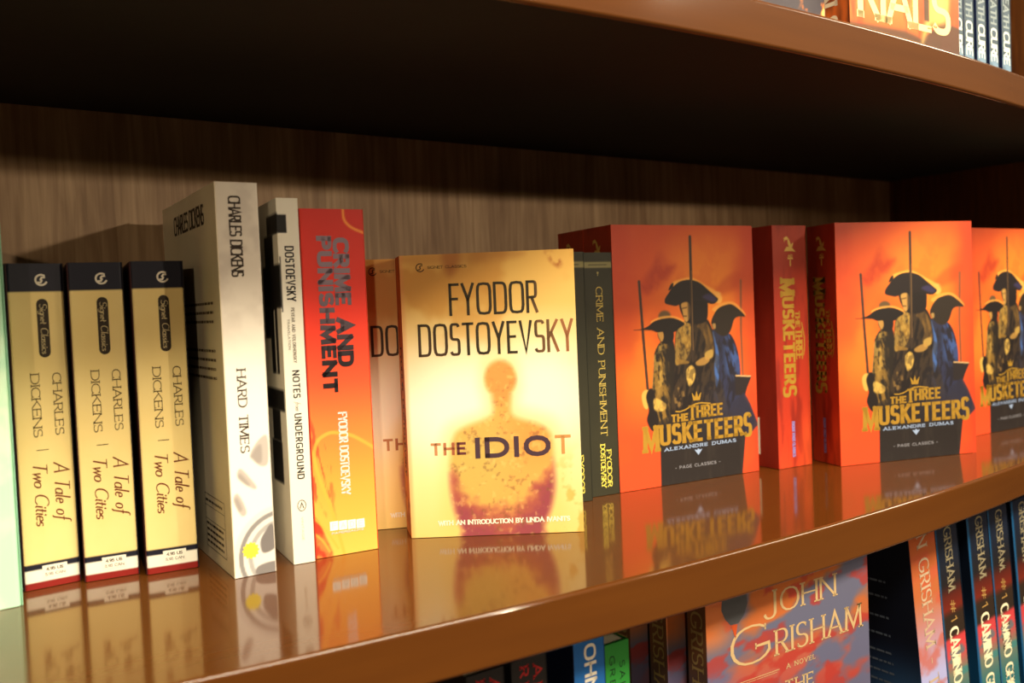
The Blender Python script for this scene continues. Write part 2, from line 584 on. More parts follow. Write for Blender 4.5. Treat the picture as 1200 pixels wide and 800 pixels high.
class Book:
    """A paperback. Local frame (m): spine on the plane y=0 facing -Y, back cover x=0, front cover x=t, pages run to y=w."""

    def __init__(self, name, w, t, h, label=None, cat='book', group=None, round_=0.9, skew=0.0):
        self.w, self.t, self.h, self.r, self.skew = w, t, h, round_, skew
        self.root = bpy.data.objects.new(name, None)
        self.root.empty_display_size = 0.02
        COL.objects.link(self.root)
        tag(self.root, label, cat, group)
        self.part = {}
        c = 0.0005
        o = link('page_block', box_mesh('page_block', c, t - c, 0.0016, w - 0.0006, 0.0004, h - 0.0006), pages_mat(), self.root)
        if skew:                                     # a block that has slipped: the back pages lag towards the spine
            for v in o.data.vertices:
                v.co.y -= skew * (t - v.co.x)
        self.part['page_block'] = o

    def width(self, face):
        return self.t if face == 'spine' else self.w

    def P(self, face, u, v, off=0.0):
        """mm on a face -> local metres."""
        u, v = u / 1000.0, v / 1000.0
        if face == 'spine':
            return (u, -off + self.bulge(u) - self.skew * (self.t - u), v)
        if face == 'front':
            return (self.t + off, u, v)
        return (-off, self.w - u - self.skew * self.t, v)

    def bulge(self, u):
        r = self.r / 1000.0
        e = min(u, self.t - u)
        if e >= r:
            return 0.0
        e = max(e, 0.0)
        return r - math.sqrt(max(r * r - (r - e) ** 2, 0))

    def face(self, face, art, res=None, rough=0.55, coat=0.0, label=None):
        W, H = self.width(face) * 1000, self.h * 1000
        nu = max(2, int(W / res)) if res else 2
        nv = max(2, int(H / res)) if res else 2
        us = np.linspace(0, W, nu + 1)
        if face == 'spine':
            r = self.r
            us = np.unique(np.round(np.concatenate([us[(us > r) & (us < W - r)], [r, W - r], r - r * np.cos(np.linspace(0, np.pi / 2, 6)), W - r + r * np.cos(np.linspace(0, np.pi / 2, 6))]), 4))
        vs = np.linspace(0, H, nv + 1)
        U, V = np.meshgrid(us, vs)
        C = art(U, V).reshape(-1, 3)
        n, m = len(us), len(vs)
        verts = [self.P(face, u, v) for v in vs for u in us]
        faces = [(j * n + i, j * n + i + 1, (j + 1) * n + i + 1, (j + 1) * n + i) for j in range(m - 1) for i in range(n - 1)]
        ring = [i for i in range(n)] + [j * n + n - 1 for j in range(1, m)] + [(m - 1) * n + i for i in range(n - 2, -1, -1)] + [j * n for j in range(m - 2, 0, -1)]
        d = 0.0004
        base = len(verts)
        for k in ring:
            x, y, z = verts[k]
            if face == 'spine':
                verts.append((min(max(x, 0.0005), self.t - 0.0005), 0.0015 - self.skew * (self.t - x), z))
            elif face == 'front':
                verts.append((x - d, y, z))
            else:
                verts.append((x + d, y, z))
        C = np.concatenate([C, C[ring]])
        L = len(ring)
        faces += [(ring[k], base + k, base + (k + 1) % L, ring[(k + 1) % L]) for k in range(L)]
        faces.append(tuple(base + k for k in reversed(range(L))))
        nm = {'spine': 'spine', 'front': 'front_cover', 'back': 'back_cover'}[face]
        me = mesh(nm, verts, faces, C)
        o = link(nm, me, print_mat(rough, coat), self.root)
        if label:
            o['label'] = label
        self.part[face] = o
        return o

    def plain(self, face, c, **k):
        return self.face(face, lambda U, V: solid(U, c), **k)

    def marks(self, face, name, polys, mat, off=0.12, label=None, color_fn=None):
        """Print on a face, as one mesh that is a child of that face."""
        verts, faces, cols = [], [], []
        for q in polys:
            b = len(verts)
            a = sum(q[i][0] * q[(i + 1) % len(q)][1] - q[(i + 1) % len(q)][0] * q[i][1] for i in range(len(q)))
            qq = q if a > 0 else q[::-1]
            for p in qq:
                verts.append(self.P(face, p[0], p[1], off / 1000.0))
                if color_fn:
                    cols.append(color_fn(p[0], p[1]))
            faces.append(tuple(range(b, b + len(qq))))
        me = mesh(name, verts, faces, np.array(cols) if color_fn else None)
        o = link(name, me, mat if not color_fn else print_mat(0.55), self.part[face])
        if label:
            o['label'] = label
        return o

    def stand(self, x, y, z, deg, lean=0.0):
        """Spine out: lower left corner of the spine at (x, y, z)."""
        self.root.location = (x, y, z + LIFT)
        self.root.rotation_euler = (0, math.radians(lean), math.radians(deg))

    def show(self, x, y, z, deg):
        show(self.root, self.t, x, y, z, deg)


def show(root, t, x, y, z, deg):
    """Front cover out: lower left corner of the front cover at (x, y, z), cover running along deg."""
    a = math.radians(deg - 90)
    root.location = (x - t * math.cos(a), y - t * math.sin(a), z + LIFT)
    root.rotation_euler = (0, 0, a)


def copy_tree(o, parent=None):
    c = o.copy()
    COL.objects.link(c)
    if parent is not None:
        c.parent = parent
    for ch in o.children:
        copy_tree(ch, c)
    return c


def another(book, label):
    r = copy_tree(book.root)
    r['label'] = label
    return r


BLACK = ink('black_ink', rgb(22, 18, 16))
DARKBROWN = ink('dark_brown_ink', rgb(50, 36, 24))
WHITE = ink('white_ink', rgb(240, 240, 235))
GOLD = ink('gold_ink', rgb(205, 160, 62))

# ------------------------------------------------------------------ setting: the bookcase
XR = 1.057          # inner face of the right side panel
XL = -0.42
YB = 0.315          # back panel
Z_UP0, Z_UP1, Z_LOW = 0.2780, 0.3035, -0.275
VARN = varnish_mat()
BACK = veneer_mat('dark_walnut_veneer', rgb(148, 116, 82), rgb(178, 146, 110), rgb(176, 152, 130), 0.55)
SIDE = veneer_mat('brown_side_veneer', rgb(92, 50, 18), rgb(118, 68, 24), rgb(190, 160, 130), 0.45)
UNDER = veneer_mat('shade_painted_underside', rgb(13, 8, 5), rgb(18, 12, 7), rgb(200, 190, 180), 0.8)  # same board as the top; its shade is painted in as a near-black colour

bookcase = bpy.data.objects.new('bookcase', None)
COL.objects.link(bookcase)
bookcase.location = (0.3, 0.15, -0.62)
tag(bookcase, 'glossy brown wooden bookcase with bowed shelf fronts and dark walnut back panel', 'bookcase')


def to_case(o):
    o.parent = bookcase
    o.matrix_parent_inverse = Matrix.Translation(bookcase.location).inverted()
    return o


def front_y(x):
    return 0.18 * (min(max(x, -0.1), 1.1) - 0.485) ** 2


def shelf(name, z0, z1):
    """Board with a gently bowed front and rounded front arrises; its underside has shade painted into its colour."""
    r = 0.0020
    rel = [(r, z0)]
    for k in range(1, 5):
        a = -math.pi / 2 - (math.pi / 2) * k / 4
        rel.append((r + r * math.cos(a), z0 + r + r * math.sin(a)))
    for k in range(5):
        a = math.pi - (math.pi / 2) * k / 4
        rel.append((r + r * math.cos(a), z1 - r + r * math.sin(a)))
    xs = np.linspace(XL, XR, 240)
    verts, faces, mi, round_face = [], [], [], []
    n = len(rel) + 2
    for x in xs:
        f = front_y(x)
        verts.append((x, YB, z0))
        for d, z in rel:
            verts.append((x, f + d, z))
        verts.append((x, YB, z1))
    for i in range(len(xs) - 1):
        for j in range(n - 1):
            faces.append((i * n + j, (i + 1) * n + j, (i + 1) * n + j + 1, i * n + j + 1))
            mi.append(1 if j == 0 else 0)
            round_face.append(0 < j < n - 2 and j != 5)
    faces.append(tuple(range(n)))
    faces.append(tuple((len(xs) - 1) * n + j for j in reversed(range(n))))
    mi += [0, 0]
    me = mesh(name, verts, faces)
    me.materials.append(VARN)
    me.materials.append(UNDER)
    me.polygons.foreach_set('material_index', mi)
    me.polygons.foreach_set('use_smooth', round_face + [False, False])
    return to_case(link(name, me, None))


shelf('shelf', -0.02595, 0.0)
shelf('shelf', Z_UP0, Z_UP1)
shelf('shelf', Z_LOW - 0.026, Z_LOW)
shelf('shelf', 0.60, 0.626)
to_case(link('back_panel', box_mesh('back_panel', XL, XR, YB, YB + 0.012, -0.60, 0.626), BACK))
to_case(link('side_panel', box_mesh('side_panel', XR, XR + 0.03, -0.002 + front_y(XR), YB + 0.012, -0.62, 0.65), SIDE))
to_case(link('side_panel', box_mesh('side_panel', XL - 0.03, XL, -0.002 + front_y(XL), YB + 0.012, -0.62, 0.65), SIDE))
to_case(link('plinth', box_mesh('plinth', XL, XR, 0.06, YB, -0.62, -0.56), SIDE))

fm, fnt, fp = nodes_of('shop_floor')
fn = fnt.nodes.new('ShaderNodeTexNoise')
fn.inputs['Scale'].default_value = 40
fr = fnt.nodes.new('ShaderNodeMixRGB')
fr.inputs[1].default_value = (*lin(rgb(52, 38, 28)), 1)
fr.inputs[2].default_value = (*lin(rgb(70, 52, 38)), 1)
fnt.links.new(fn.outputs['Fac'], fr.inputs[0])
fnt.links.new(fr.outputs[0], fp.inputs['Base Color'])
fp.inputs['Roughness'].default_value = 0.8
tag(link('floor', box_mesh('floor', -3, 4, -4, 1, -0.66, -0.62), fm), None, None, kind='structure')

wm, wnt, wp = nodes_of('shop_wall_paint')
wn = wnt.nodes.new('ShaderNodeTexNoise')
wn.inputs['Scale'].default_value = 30
wr = wnt.nodes.new('ShaderNodeMixRGB')
wr.inputs[1].default_value = (*lin(rgb(120, 104, 84)), 1)
wr.inputs[2].default_value = (*lin(rgb(130, 112, 92)), 1)
wnt.links.new(wn.outputs['Fac'], wr.inputs[0])
wnt.links.new(wr.outputs[0], wp.inputs['Base Color'])
wp.inputs['Roughness'].default_value = 0.9
tag(link('wall_back', box_mesh('wall_back', -3, 4, YB + 0.03, YB + 0.13, -0.62, 2.2), wm), None, None, kind='structure')

# ------------------------------------------------------------------ middle shelf, left to right
NAVY = rgb(24, 24, 40)


def mint_art(U, V):
    c = solid(U, rgb(176, 224, 192))
    c = mix(c, rgb(206, 236, 205), smooth(.35, .7, fbm(U, V, 14, 5)))
    return mix(c, rgb(30, 64, 58), smooth(174, 176, V))  # dark top band: shade painted into the spine colour


b = Book('paperback_book', .115, .031, .190, 'pale mint green paperback at the far left end of the middle shelf', round_=3.0)
b.face('spine', mint_art, 2.0)
b.plain('back', rgb(150, 205, 175))
b.plain('front', rgb(150, 205, 175))
b.stand(.0252, .1790, 0, 1)


def tale_spine(U, V):
    c = solid(U, rgb(228, 202, 132))
    c = mix(c, rgb(234, 212, 148), fbm(U, V, 12, 11) * .6)
    c = mix(c, NAVY, smooth(155.8, 156.2, V))
    for v0, v1, col in ((9.8, 13.2, NAVY), (3.4, 9.8, rgb(238, 232, 216)), (-1, 3.4, rgb(134, 30, 24))):
        c = mix(c, col, rect(U, V, -5, 40, v0, v1, .15))
    return c


tale = Book('paperback_book', .106, .0272, .1711, 'tan paperback with navy top, first of three, beside the mint green book', group='tan paperbacks with navy tops', round_=1.6)
tale.face('spine', tale_spine, .8, rough=.5)
tale.plain('front', rgb(30, 26, 34))
tale.plain('back', rgb(60, 20, 22))
tale.marks('spine', 'publisher_emblem', emblem_s(16.4, 162.4, 2.7, .95), ink('cream_ink', rgb(222, 214, 196)))
tale.marks('spine', 'series_badge', [pill(13.4, 19.0, 121.5, 152.5)], ink('badge_ink', rgb(48, 38, 26)), off=.08)
tale.marks('spine', 'series_lettering', text_down('Signet Classics', 14.8, 150.0, 26.5, 3.6, .38, .22, shear=.15, gap=.12), ink('cream_ink', rgb(206, 188, 140)), off=.16)
INKB = ink('brown_ink', rgb(74, 56, 30))
tale.marks('spine', 'author_lettering', text_down('CHARLES', 18.9, 113.2, 33.2, 4.3, .58, .34, serif=.5) + text_down('DICKENS', 8.5, 113.2, 33.4, 4.3, .58, .34, serif=.5) + [quad(9.4, 15.2, 72.7, 73.1)], INKB)
INKR = ink('russet_ink', rgb(104, 44, 24))
tale.marks('spine', 'title_lettering', text_down('A Tale of', 17.0, 66.0, 31.0, 7.4, .85, .42, shear=.3, gap=.13) + text_down('Two Cities', 7.2, 67.2, 34.0, 6.8, .85, .42, shear=.3, gap=.1), INKR)
st = tale.marks('spine', 'price_sticker', [quad(8.8, 20.8, 5.2, 11.8)], ink('sticker_paper', rgb(236, 230, 214)), off=.16)
tale.marks('spine', 'price_lettering', text('4.95 US', 10.5, 8.9, 8.4, 1.7, .38, .3) + text('5.95 CAN', 10.0, 6.2, 9.6, 1.5, .22), DARKBROWN, off=.2)
tale.stand(.0601, .2046, 0, 2.0)
for lab, x, y, a in (('tan paperback with navy top, the middle one of the three tan spines', .0882, .2000, -7.3),
                     ('tan paperback with navy top, beside the tall white book with the yellow seal', .1174, .1901, -8.9)):
    r = another(tale, lab)
    r.location = (x, y, LIFT)
    r.rotation_euler = (0, 0, math.radians(a))


def hard_spine(U, V):
    c = grad(V, [(0, rgb(240, 236, 230)), (110, rgb(240, 234, 222)), (150, rgb(214, 204, 190)), (210, rgb(206, 196, 180))])  # duller upper part: shade under the shelf above, painted into the colour
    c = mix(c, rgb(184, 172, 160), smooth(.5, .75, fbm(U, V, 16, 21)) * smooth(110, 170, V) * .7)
    d = np.hypot(U - 27, V - 9)
    an = np.degrees(np.arctan2(V - 9, U - 27))
    c = mix(c, rgb(222, 218, 214), smooth(28, 26.5, d))
    c = mix(c, rgb(140, 138, 138), smooth(24.6, 24.0, d) * smooth(21.6, 22.2, d))
    c = mix(c, rgb(170, 168, 166), smooth(19.5, 19.0, d) * smooth(16.6, 17.2, d))
    c = mix(c, rgb(120, 116, 116), poly(U, V, [(14.5, 17), (17, 22), (21.5, 26), (23, 14), (16, 11)], .8))
    c = mix(c, rgb(128, 124, 124), poly(U, V, [(13, 4.5), (23, 5.5), (23, 0), (12, 0)], .8))
    for pts in ([(1.5, 42), (3.6, 45), (6.5, 40), (8, 34), (5, 33)], [(4.2, 54), (6.2, 58), (12.5, 50), (14, 46.5), (11, 47)],
                [(11.5, 65), (16, 72), (21, 74), (21, 60), (17, 58), (13, 62)]):
        c = mix(c, rgb(186, 178, 172), poly(U, V, pts, 1.2))
        c = mix(c, rgb(150, 142, 138), poly(U, V, [(p[0] * .6 + pts[0][0] * .4 + .3, p[1] * .6 + pts[0][1] * .4 - 1) for p in pts], 2.0) * .7)
    return c


hard = Book('paperback_book', .135, .0224, .2099, 'tall white paperback with a yellow seal and grey gear at its spine foot', round_=.7)
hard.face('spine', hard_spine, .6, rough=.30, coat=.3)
hard.face('back', lambda U, V: mix(solid(U, rgb(226, 212, 182)), rgb(206, 190, 158), fbm(U, V, 30, 31)), 4.0, rough=.35)
hard.plain('front', rgb(214, 206, 190), rough=.35)
hard.marks('spine', 'author_lettering', text_down('CHARLES DICKENS', 6.6, 202.8, 43.0, 6.6, 1.0, .8, sq=3.2, gap=.16), DARKBROWN)
hard.marks('spine', 'title_lettering', text_down('HARD TIMES', 6.5, 111.0, 44.8, 4.9, .8, .42, serif=.55, gap=.22), DARKBROWN)
seal = [np.array((9.2 + (4.2 + .45 * math.cos(12 * a)) * math.cos(a), 13.6 + (4.2 + .45 * math.cos(12 * a)) * math.sin(a))) for a in np.linspace(0, 2 * math.pi, 72, endpoint=False)]
hard.marks('spine', 'seal', [seal], ink('yellow_ink', rgb(246, 224, 70)), label='yellow scalloped seal')
hard.marks('back', 'heading_lettering', text('CHARLES DICKENS', 33, 190, 77, 11.5, 2.0, 1.5, sq=3.2), DARKBROWN)
rnd = random.Random(4)


def text_bars(u0, u1, vs, hh):
    """Rows of tiny unreadable print: word-long strokes."""
    out = []
    for v in vs:
        u = u0
        while u < u1:
            L = rnd.uniform(2.0, 6.5)
            out.append(quad(u, min(u + L, u1), v, v + hh))
            u += L + 1.1
    return out


hard.marks('back', 'blurb_print', text_bars(30, 120, (146, 141, 136, 120, 115, 110, 105), 1.5), INKB)
hard.marks('back', 'barcode_panel', [quad(77, 121, 37.6, 38), quad(77, 121, 31, 31.3), quad(77, 121, 23, 23.3), quad(77, 121, 6.8, 7.2), quad(120.6, 121, 7, 38), quad(77, 77.4, 7, 38)] + text_bars(79, 116, (33.5, 20, 16.5, 13, 9.5), 1.4), DARKBROWN)
hard.stand(.1517, .1481, 0, -3.8)


def notes_spine(U, V):
    c = solid(U, rgb(232, 228, 214))
    c = mix(c, rgb(24, 22, 22), rect(U, V, -5, 5.3, 184.0, 194.0, .25))
    return mix(c, rgb(24, 22, 22), rect(U, V, -5, 1.0, 140.5, 171, .2))


def notes_back(U, V):
    D = 133 - U
    c = solid(U, rgb(228, 222, 204))
    K = rgb(24, 22, 22)
    for d0, d1, v0, v1 in ((-3, 25, 184, 195), (12, 33, 166, 184), (-3, 40, 143, 167), (10, 27, 106, 146), (27, 40, 126, 143), (3, 45, 85, 97), (14, 33, 67, 85), (13, 37, 43, 67), (60, 100, 120, 180), (50, 80, 30, 80)):
        c = mix(c, K, rect(U, V, 133 - d1, 133 - d0, v0, v1, .3))
    c = mix(c, rgb(228, 222, 204), rect(U, V, 133 - 18, 133 - 15.5, 106, 142, .3))
    return c


notes = Book('paperback_book', .133, .0120, .2031, 'thin white paperback with black blocks along its spine edge', round_=.5)
notes.face('spine', notes_spine, .5)
notes.face('back', notes_back, 1.0)
notes.plain('front', rgb(228, 222, 204))
notes.marks('spine', 'author_lettering', text_down('DOSTOEVSKY', 3.5, 176.7, 30.6, 5.1, .85, .7, sq=3.4, gap=.42), BLACK)
notes.marks('spine', 'translator_lettering', text_down('PEVEAR AND VOLOKHONSKY', 5.4, 142.6, 30.5, 1.9, .3, .24, gap=.4) + text_down('TRANSLATION', 3.0, 136.5, 17, 1.3, .2, .16, gap=.3), INKB)
notes.marks('spine', 'title_lettering', text_down('NOTES', 4.4, 108.0, 15.5, 4.0, .7, .6, sq=3.4, gap=.42) + text_down('UNDERGROUND', 4.4, 84.0, 36.8, 4.0, .7, .6, sq=3.4, gap=.42) + text_down('from', 5.2, 90.6, 5.0, 3.0, .18, .14, shear=.3), BLACK)
ov = []
ribbon(arc(6.0, 32.4, 2.3, 3.0, 90, 450, 2.0, 20) + [None], .35, .35, ov)
ribbon([(5, 31), (6, 34), (7, 31)], .5, .4, ov)
notes.marks('spine', 'publisher_emblem', ov, BLACK)
notes.marks('spine', 'publisher_lettering', text_down('VINTAGE', 5.3, 26, 13, 1.3, .2, .16, gap=.3), ink('grey_ink', rgb(176, 170, 156)))
notes.stand(.1859, .1511, 0, -8.0)


def crime_spine(U, V):
    c = grad(V, [(0, rgb(252, 186, 84)), (40, rgb(250, 160, 66)), (75, rgb(248, 120, 56)), (100, rgb(244, 84, 48)), (140, rgb(226, 52, 36)), (198, rgb(206, 44, 34))])
    sk = fbm(U * 3 + V * .6, V * .35 - U, 7, 41)
    m = smooth(.52, .68, sk) * smooth(17, 6, U) * smooth(88, 70, V) * smooth(10, 40, V)
    c = mix(c, rgb(216, 60, 40), m * .75)
    c = mix(c, rgb(222, 58, 36), poly(U, V, [(-1, 26), (3, 20), (10, 2), (10, -1), (-1, -1)], 1.5, False) * (.5 + .5 * smooth(.35, .6, fbm(U, V, 5, 43))))
    or1 = rgb(252, 170, 66)
    for pts, w in (([(17, -2), (11, 24), (4, 46), (1.8, 58), (3.6, 66), (9, 70), (15, 70.5), (25, 67.5), (38, 59)], 1.9),
                   ([(25.3, 199), (25.8, 192), (30, 187.5), (38, 184.2)], 1.6), ([(-1, 24), (6, 16), (13, 4)], 1.3), ([(-1, 15), (4, 10), (8, 3)], 1.2)):
        c = mix(c, or1, line(U, V, pts, w, .8, True) * (.8 if V.max() > 0 else 1))
    return c


crime = Book('paperback_book', .133, .0372, .1980, 'thick red paperback fading to orange with small white lettered boxes at its spine foot', round_=1.0)
crime.face('spine', crime_spine, .6, rough=.5)
crime.plain('front', rgb(206, 60, 34))
crime.plain('back', rgb(200, 50, 32))


def crime_ink(u, v):
    t = min(max((v - 108) / 50, 0), 1)
    return rgb(26, 20, 24) * (1 - t) + rgb(136, 118, 132) * t


crime.marks('spine', 'title_lettering', text_down('CRIME AND', 18.2, 181.8, 74.0, 9.6, 2.9, 2.3, sq=2.8, gap=.38) + text_down('PUNISHMENT', 8.8, 182.7, 89.5, 8.8, 2.9, 2.2, sq=2.8, gap=.40), None, color_fn=crime_ink)
crime.marks('spine', 'author_lettering', text_down('FYODOR DOSTOEVSKY', 16.6, 82.0, 48.0, 5.4, .95, .7, sq=3.2, gap=.2), ink('pale_pink_ink', rgb(246, 214, 212)))
boxes = []
for k in range(4):
    boxes.append(quad(8.8 + 5.25 * k, 13.6 + 5.25 * k, 14.6 - .25 * k, 19.8 - .25 * k))
crime.marks('spine', 'publisher_boxes', boxes, WHITE)
lt = []
for k, ch in enumerate('FADE'):
    lt += text(ch, 10.0 + 5.25 * k, 15.6 - .25 * k, 2.6, 3.4, .5)
crime.marks('spine', 'publisher_lettering', lt + text('PAPERBACKS', 9.6, 12.3, 19, 1.3, .25), ink('pale_grey_ink', rgb(206, 212, 210)), off=.2)
crime.stand(.2001, .1533, 0, -7.6)


def torso_art(U, V):
    n1, n2, n3 = fbm(U, V, 26, 51), fbm(U, V, 7, 61), fbm(U, V, 2.2, 71, 3)
    c = grad(V, [(0, rgb(244, 212, 128)), (45, rgb(252, 234, 172)), (80, rgb(253, 244, 208)), (115, rgb(240, 218, 164)), (140, rgb(222, 182, 102)), (172, rgb(216, 168, 84))])
    c = mix(c, rgb(198, 140, 62), smooth(.5, .72, n1) * smooth(95, 150, V) * .75)
    c = mix(c, rgb(255, 250, 228), blob(U, V, 30, 78, 28, 28, .8) * .9)
    c = mix(c, rgb(255, 250, 226), blob(U, V, 84, 86, 22, 24, .8) * .9)
    c = mix(c, rgb(226, 176, 86), smooth(.52, .7, n2) * smooth(60, 20, V) * smooth(84, 92, U) * .8)
    c = mix(c, rgb(150, 78, 36), poly(U, V, [(88, 171), (97, 168), (97, 161), (92, 164)], 4) * smooth(.3, .6, n2))
    c = mix(c, rgb(160, 92, 42), poly(U, V, [(26, 172), (36, 172), (34, 162), (29, 159)], 7) * .7)
    c = mix(c, rgb(176, 112, 54), poly(U, V, [(6, 172), (70, 172), (66, 167), (10, 166)], 6) * .35)
    c = mix(c, rgb(214, 140, 84), smooth(3.5, .5, U) * .45)
    # the blurred figure: head, neck, shoulders and torso without arms
    head = blob(U, V, 58, 95, 9.6, 11.2, .22)
    body = poly(U, V, [(53, 90), (63.5, 90), (63.5, 76), (67, 71), (80, 66.5), (87, 60), (88, 46), (88.5, 30), (86, 16), (81, 4), (80, -6), (33, -6), (31, 4), (27, 16), (25, 32), (26, 50), (29, 62), (36, 67), (49, 71.5), (53, 76)], 6.0)
    glow = poly(U, V, [(50, 106), (66, 106), (70, 92), (70, 78), (90, 68), (94, 40), (88, -8), (26, -8), (20, 36), (24, 66), (46, 76), (46, 94)], 14)
    c = mix(c, rgb(246, 204, 112), glow * .45)
    m = np.maximum(head, body)
    f = solid(U, rgb(226, 172, 88))
    f = mix(f, rgb(236, 156, 76), smooth(50, 75, U) * smooth(30, 60, V))
    f = mix(f, rgb(206, 178, 92), blob(U, V, 42, 42, 18, 20, .6) * .8)
    f = mix(f, rgb(228, 146, 74), smooth(74, 86, V) * .9)
    edge = 24 - .42 * (U - 26) + .02 * (U - 52) ** 2 + np.where(U > 56, (U - 56) * .75, 0) + (n2 - .5) * 22
    f = mix(f, rgb(164, 72, 72), smooth(7, -8, V - edge) * .85)
    f = mix(f, rgb(140, 56, 82), smooth(-4, -18, V - edge) * .7)
    f = mix(f, rgb(126, 84, 52), smooth(.54, .78, n3) * smooth(.4, .6, n2) * .5)
    f = mix(f, rgb(244, 208, 122), smooth(.6, .8, fbm(U, V, 3.2, 81, 3)) * .4)
    return mix(c, f, m * .95)


def torso_ink(u, v):
    if v > 105:
        if u > 91:
            return rgb(150, 96, 60)
        if u > 81:
            return rgb(104, 74, 46)
        t = min(max((134 - v) / 24, 0), 1) if u < 34 and v < 131 else 0
        return rgb(50, 42, 28) * (1 - .5 * t) + rgb(96, 62, 44) * .5 * t
    if v > 40:
        if u < 22:
            return rgb(196, 138, 92)
        if u < 29:
            return rgb(164, 92, 62)
        if u < 37:
            return rgb(104, 54, 56)
        if u > 88:
            return rgb(206, 148, 86)
        return rgb(74, 54, 66)
    return rgb(250, 244, 226)


idiot = Book('paperback_book', .1051, .0250, .1717, 'gold paperback facing out with a blurred torso on its cover, the unobstructed front copy', group='gold torso cover paperbacks', round_=.8, skew=.24)
idiot.face('front', torso_art, .5, rough=.5)
idiot.face('spine', lambda U, V: mix(grad(V, [(0, rgb(222, 176, 98)), (60, rgb(214, 160, 96)), (172, rgb(176, 112, 50))]), rgb(150, 86, 44), smooth(.45, .7, fbm(U, V, 8, 91)) * .7), 1.0)
idiot.plain('back', rgb(220, 190, 120))
idiot.marks('front', 'publisher_emblem', emblem_s(12.4, 164.0, 2.4, .55), DARKBROWN)
idiot.marks('front', 'publisher_lettering', text('SIGNET CLASSICS', 16.8, 163.1, 23.6, 1.7, .24), INKB)
idiot.marks('front', 'author_lettering', text('FYODOR', 28.9, 134.2, 53.8, 19.6, 1.75, 1.55, sq=4.6, gap=.30) + text('DOSTOYEVSKY', 9.3, 110.1, 94.0, 19.8, 1.75, 1.55, sq=4.6, gap=.34), None, color_fn=torso_ink)
idiot.marks('front', 'title_lettering', text('THE', 14.0, 49.9, 21.5, 7.6, 1.7, 1.5, sq=2.2, gap=.42) + text('IDIO', 41.0, 47.2, 46.0, 12.7, 3.0, 2.7, sq=2.2, gap=.36) + text('T', 89.5, 48.0, 9.8, 11.6, 2.0, 1.8), None, color_fn=torso_ink)
idiot.marks('front', 'introduction_lettering', text('WITH AN INTRODUCTION BY LINDA IVANITS', 16.5, 6.9, 80.5, 3.1, .72, .6, gap=.2), ink('white_ink', rgb(250, 244, 226)))
idiot.marks('spine', 'author_lettering', text_down('FYODOR', 9.0, 116, 27, 7, 1.2, 1.0, sq=4.0, gap=.25) + text_down('DOSTOYEVSKY', 9.0, 84, 48, 7, 1.2, 1.0, sq=4.0, gap=.25), BLACK)
idiot.show(.2629, .1549, 0, -36.2)
r = another(idiot, 'gold torso cover paperback mostly hidden behind the unobstructed front copy')
show(r, .025, .2503, .1929, 0, -25.4)


def green_spine(U, V):
    c = mix(solid(U, rgb(40, 40, 28)), rgb(52, 50, 34), fbm(U, V, 20, 101))
    c = mix(c, rgb(132, 126, 84), rect(U, V, -5, 40, 163.6, 168.2, .25))
    return mix(c, rgb(80, 76, 52), rect(U, V, 6, 22, 165.4, 166.4, .2))


green = Book('paperback_book', .106, .0262, .1747, 'dark green paperback with gold spine lettering against the first orange swordsmen cover', group='dark green paperbacks', round_=1.0)
green.face('spine', green_spine, .8)
green.plain('back', rgb(34, 36, 28))
green.plain('front', rgb(34, 36, 28))
green.marks('spine', 'title_lettering', text_down('CRIME AND PUNISHMENT', 11.6, 150.2, 107.5, 5.6, .62, .36, serif=.55, gap=.20), ink('gold_ink', rgb(206, 182, 92)))
green.marks('spine', 'author_lettering', text_down('FYODOR', 15.8, 32.6, 27.0, 4.1, .72, .55, serif=.35, gap=.16) + text_down('DOSTOEVSKY', 10.6, 37.0, 31.4, 4.1, .72, .55, serif=.35, gap=.14), ink('yellow_ink', rgb(226, 214, 92)))
green.marks('spine', 'ornament', [disc(13.8, 160.2, .9, 8), quad(13.5, 14.1, 158, 160)], ink('gold_ink', rgb(150, 140, 88)))
green.stand(.4126, .1627, 0, -8.5)
r = another(green, 'dark green paperback half hidden behind the right edge of the gold torso cover')
r.location = (.3830, .1590, LIFT)
r.rotation_euler = (0, 0, math.radians(-9.5))


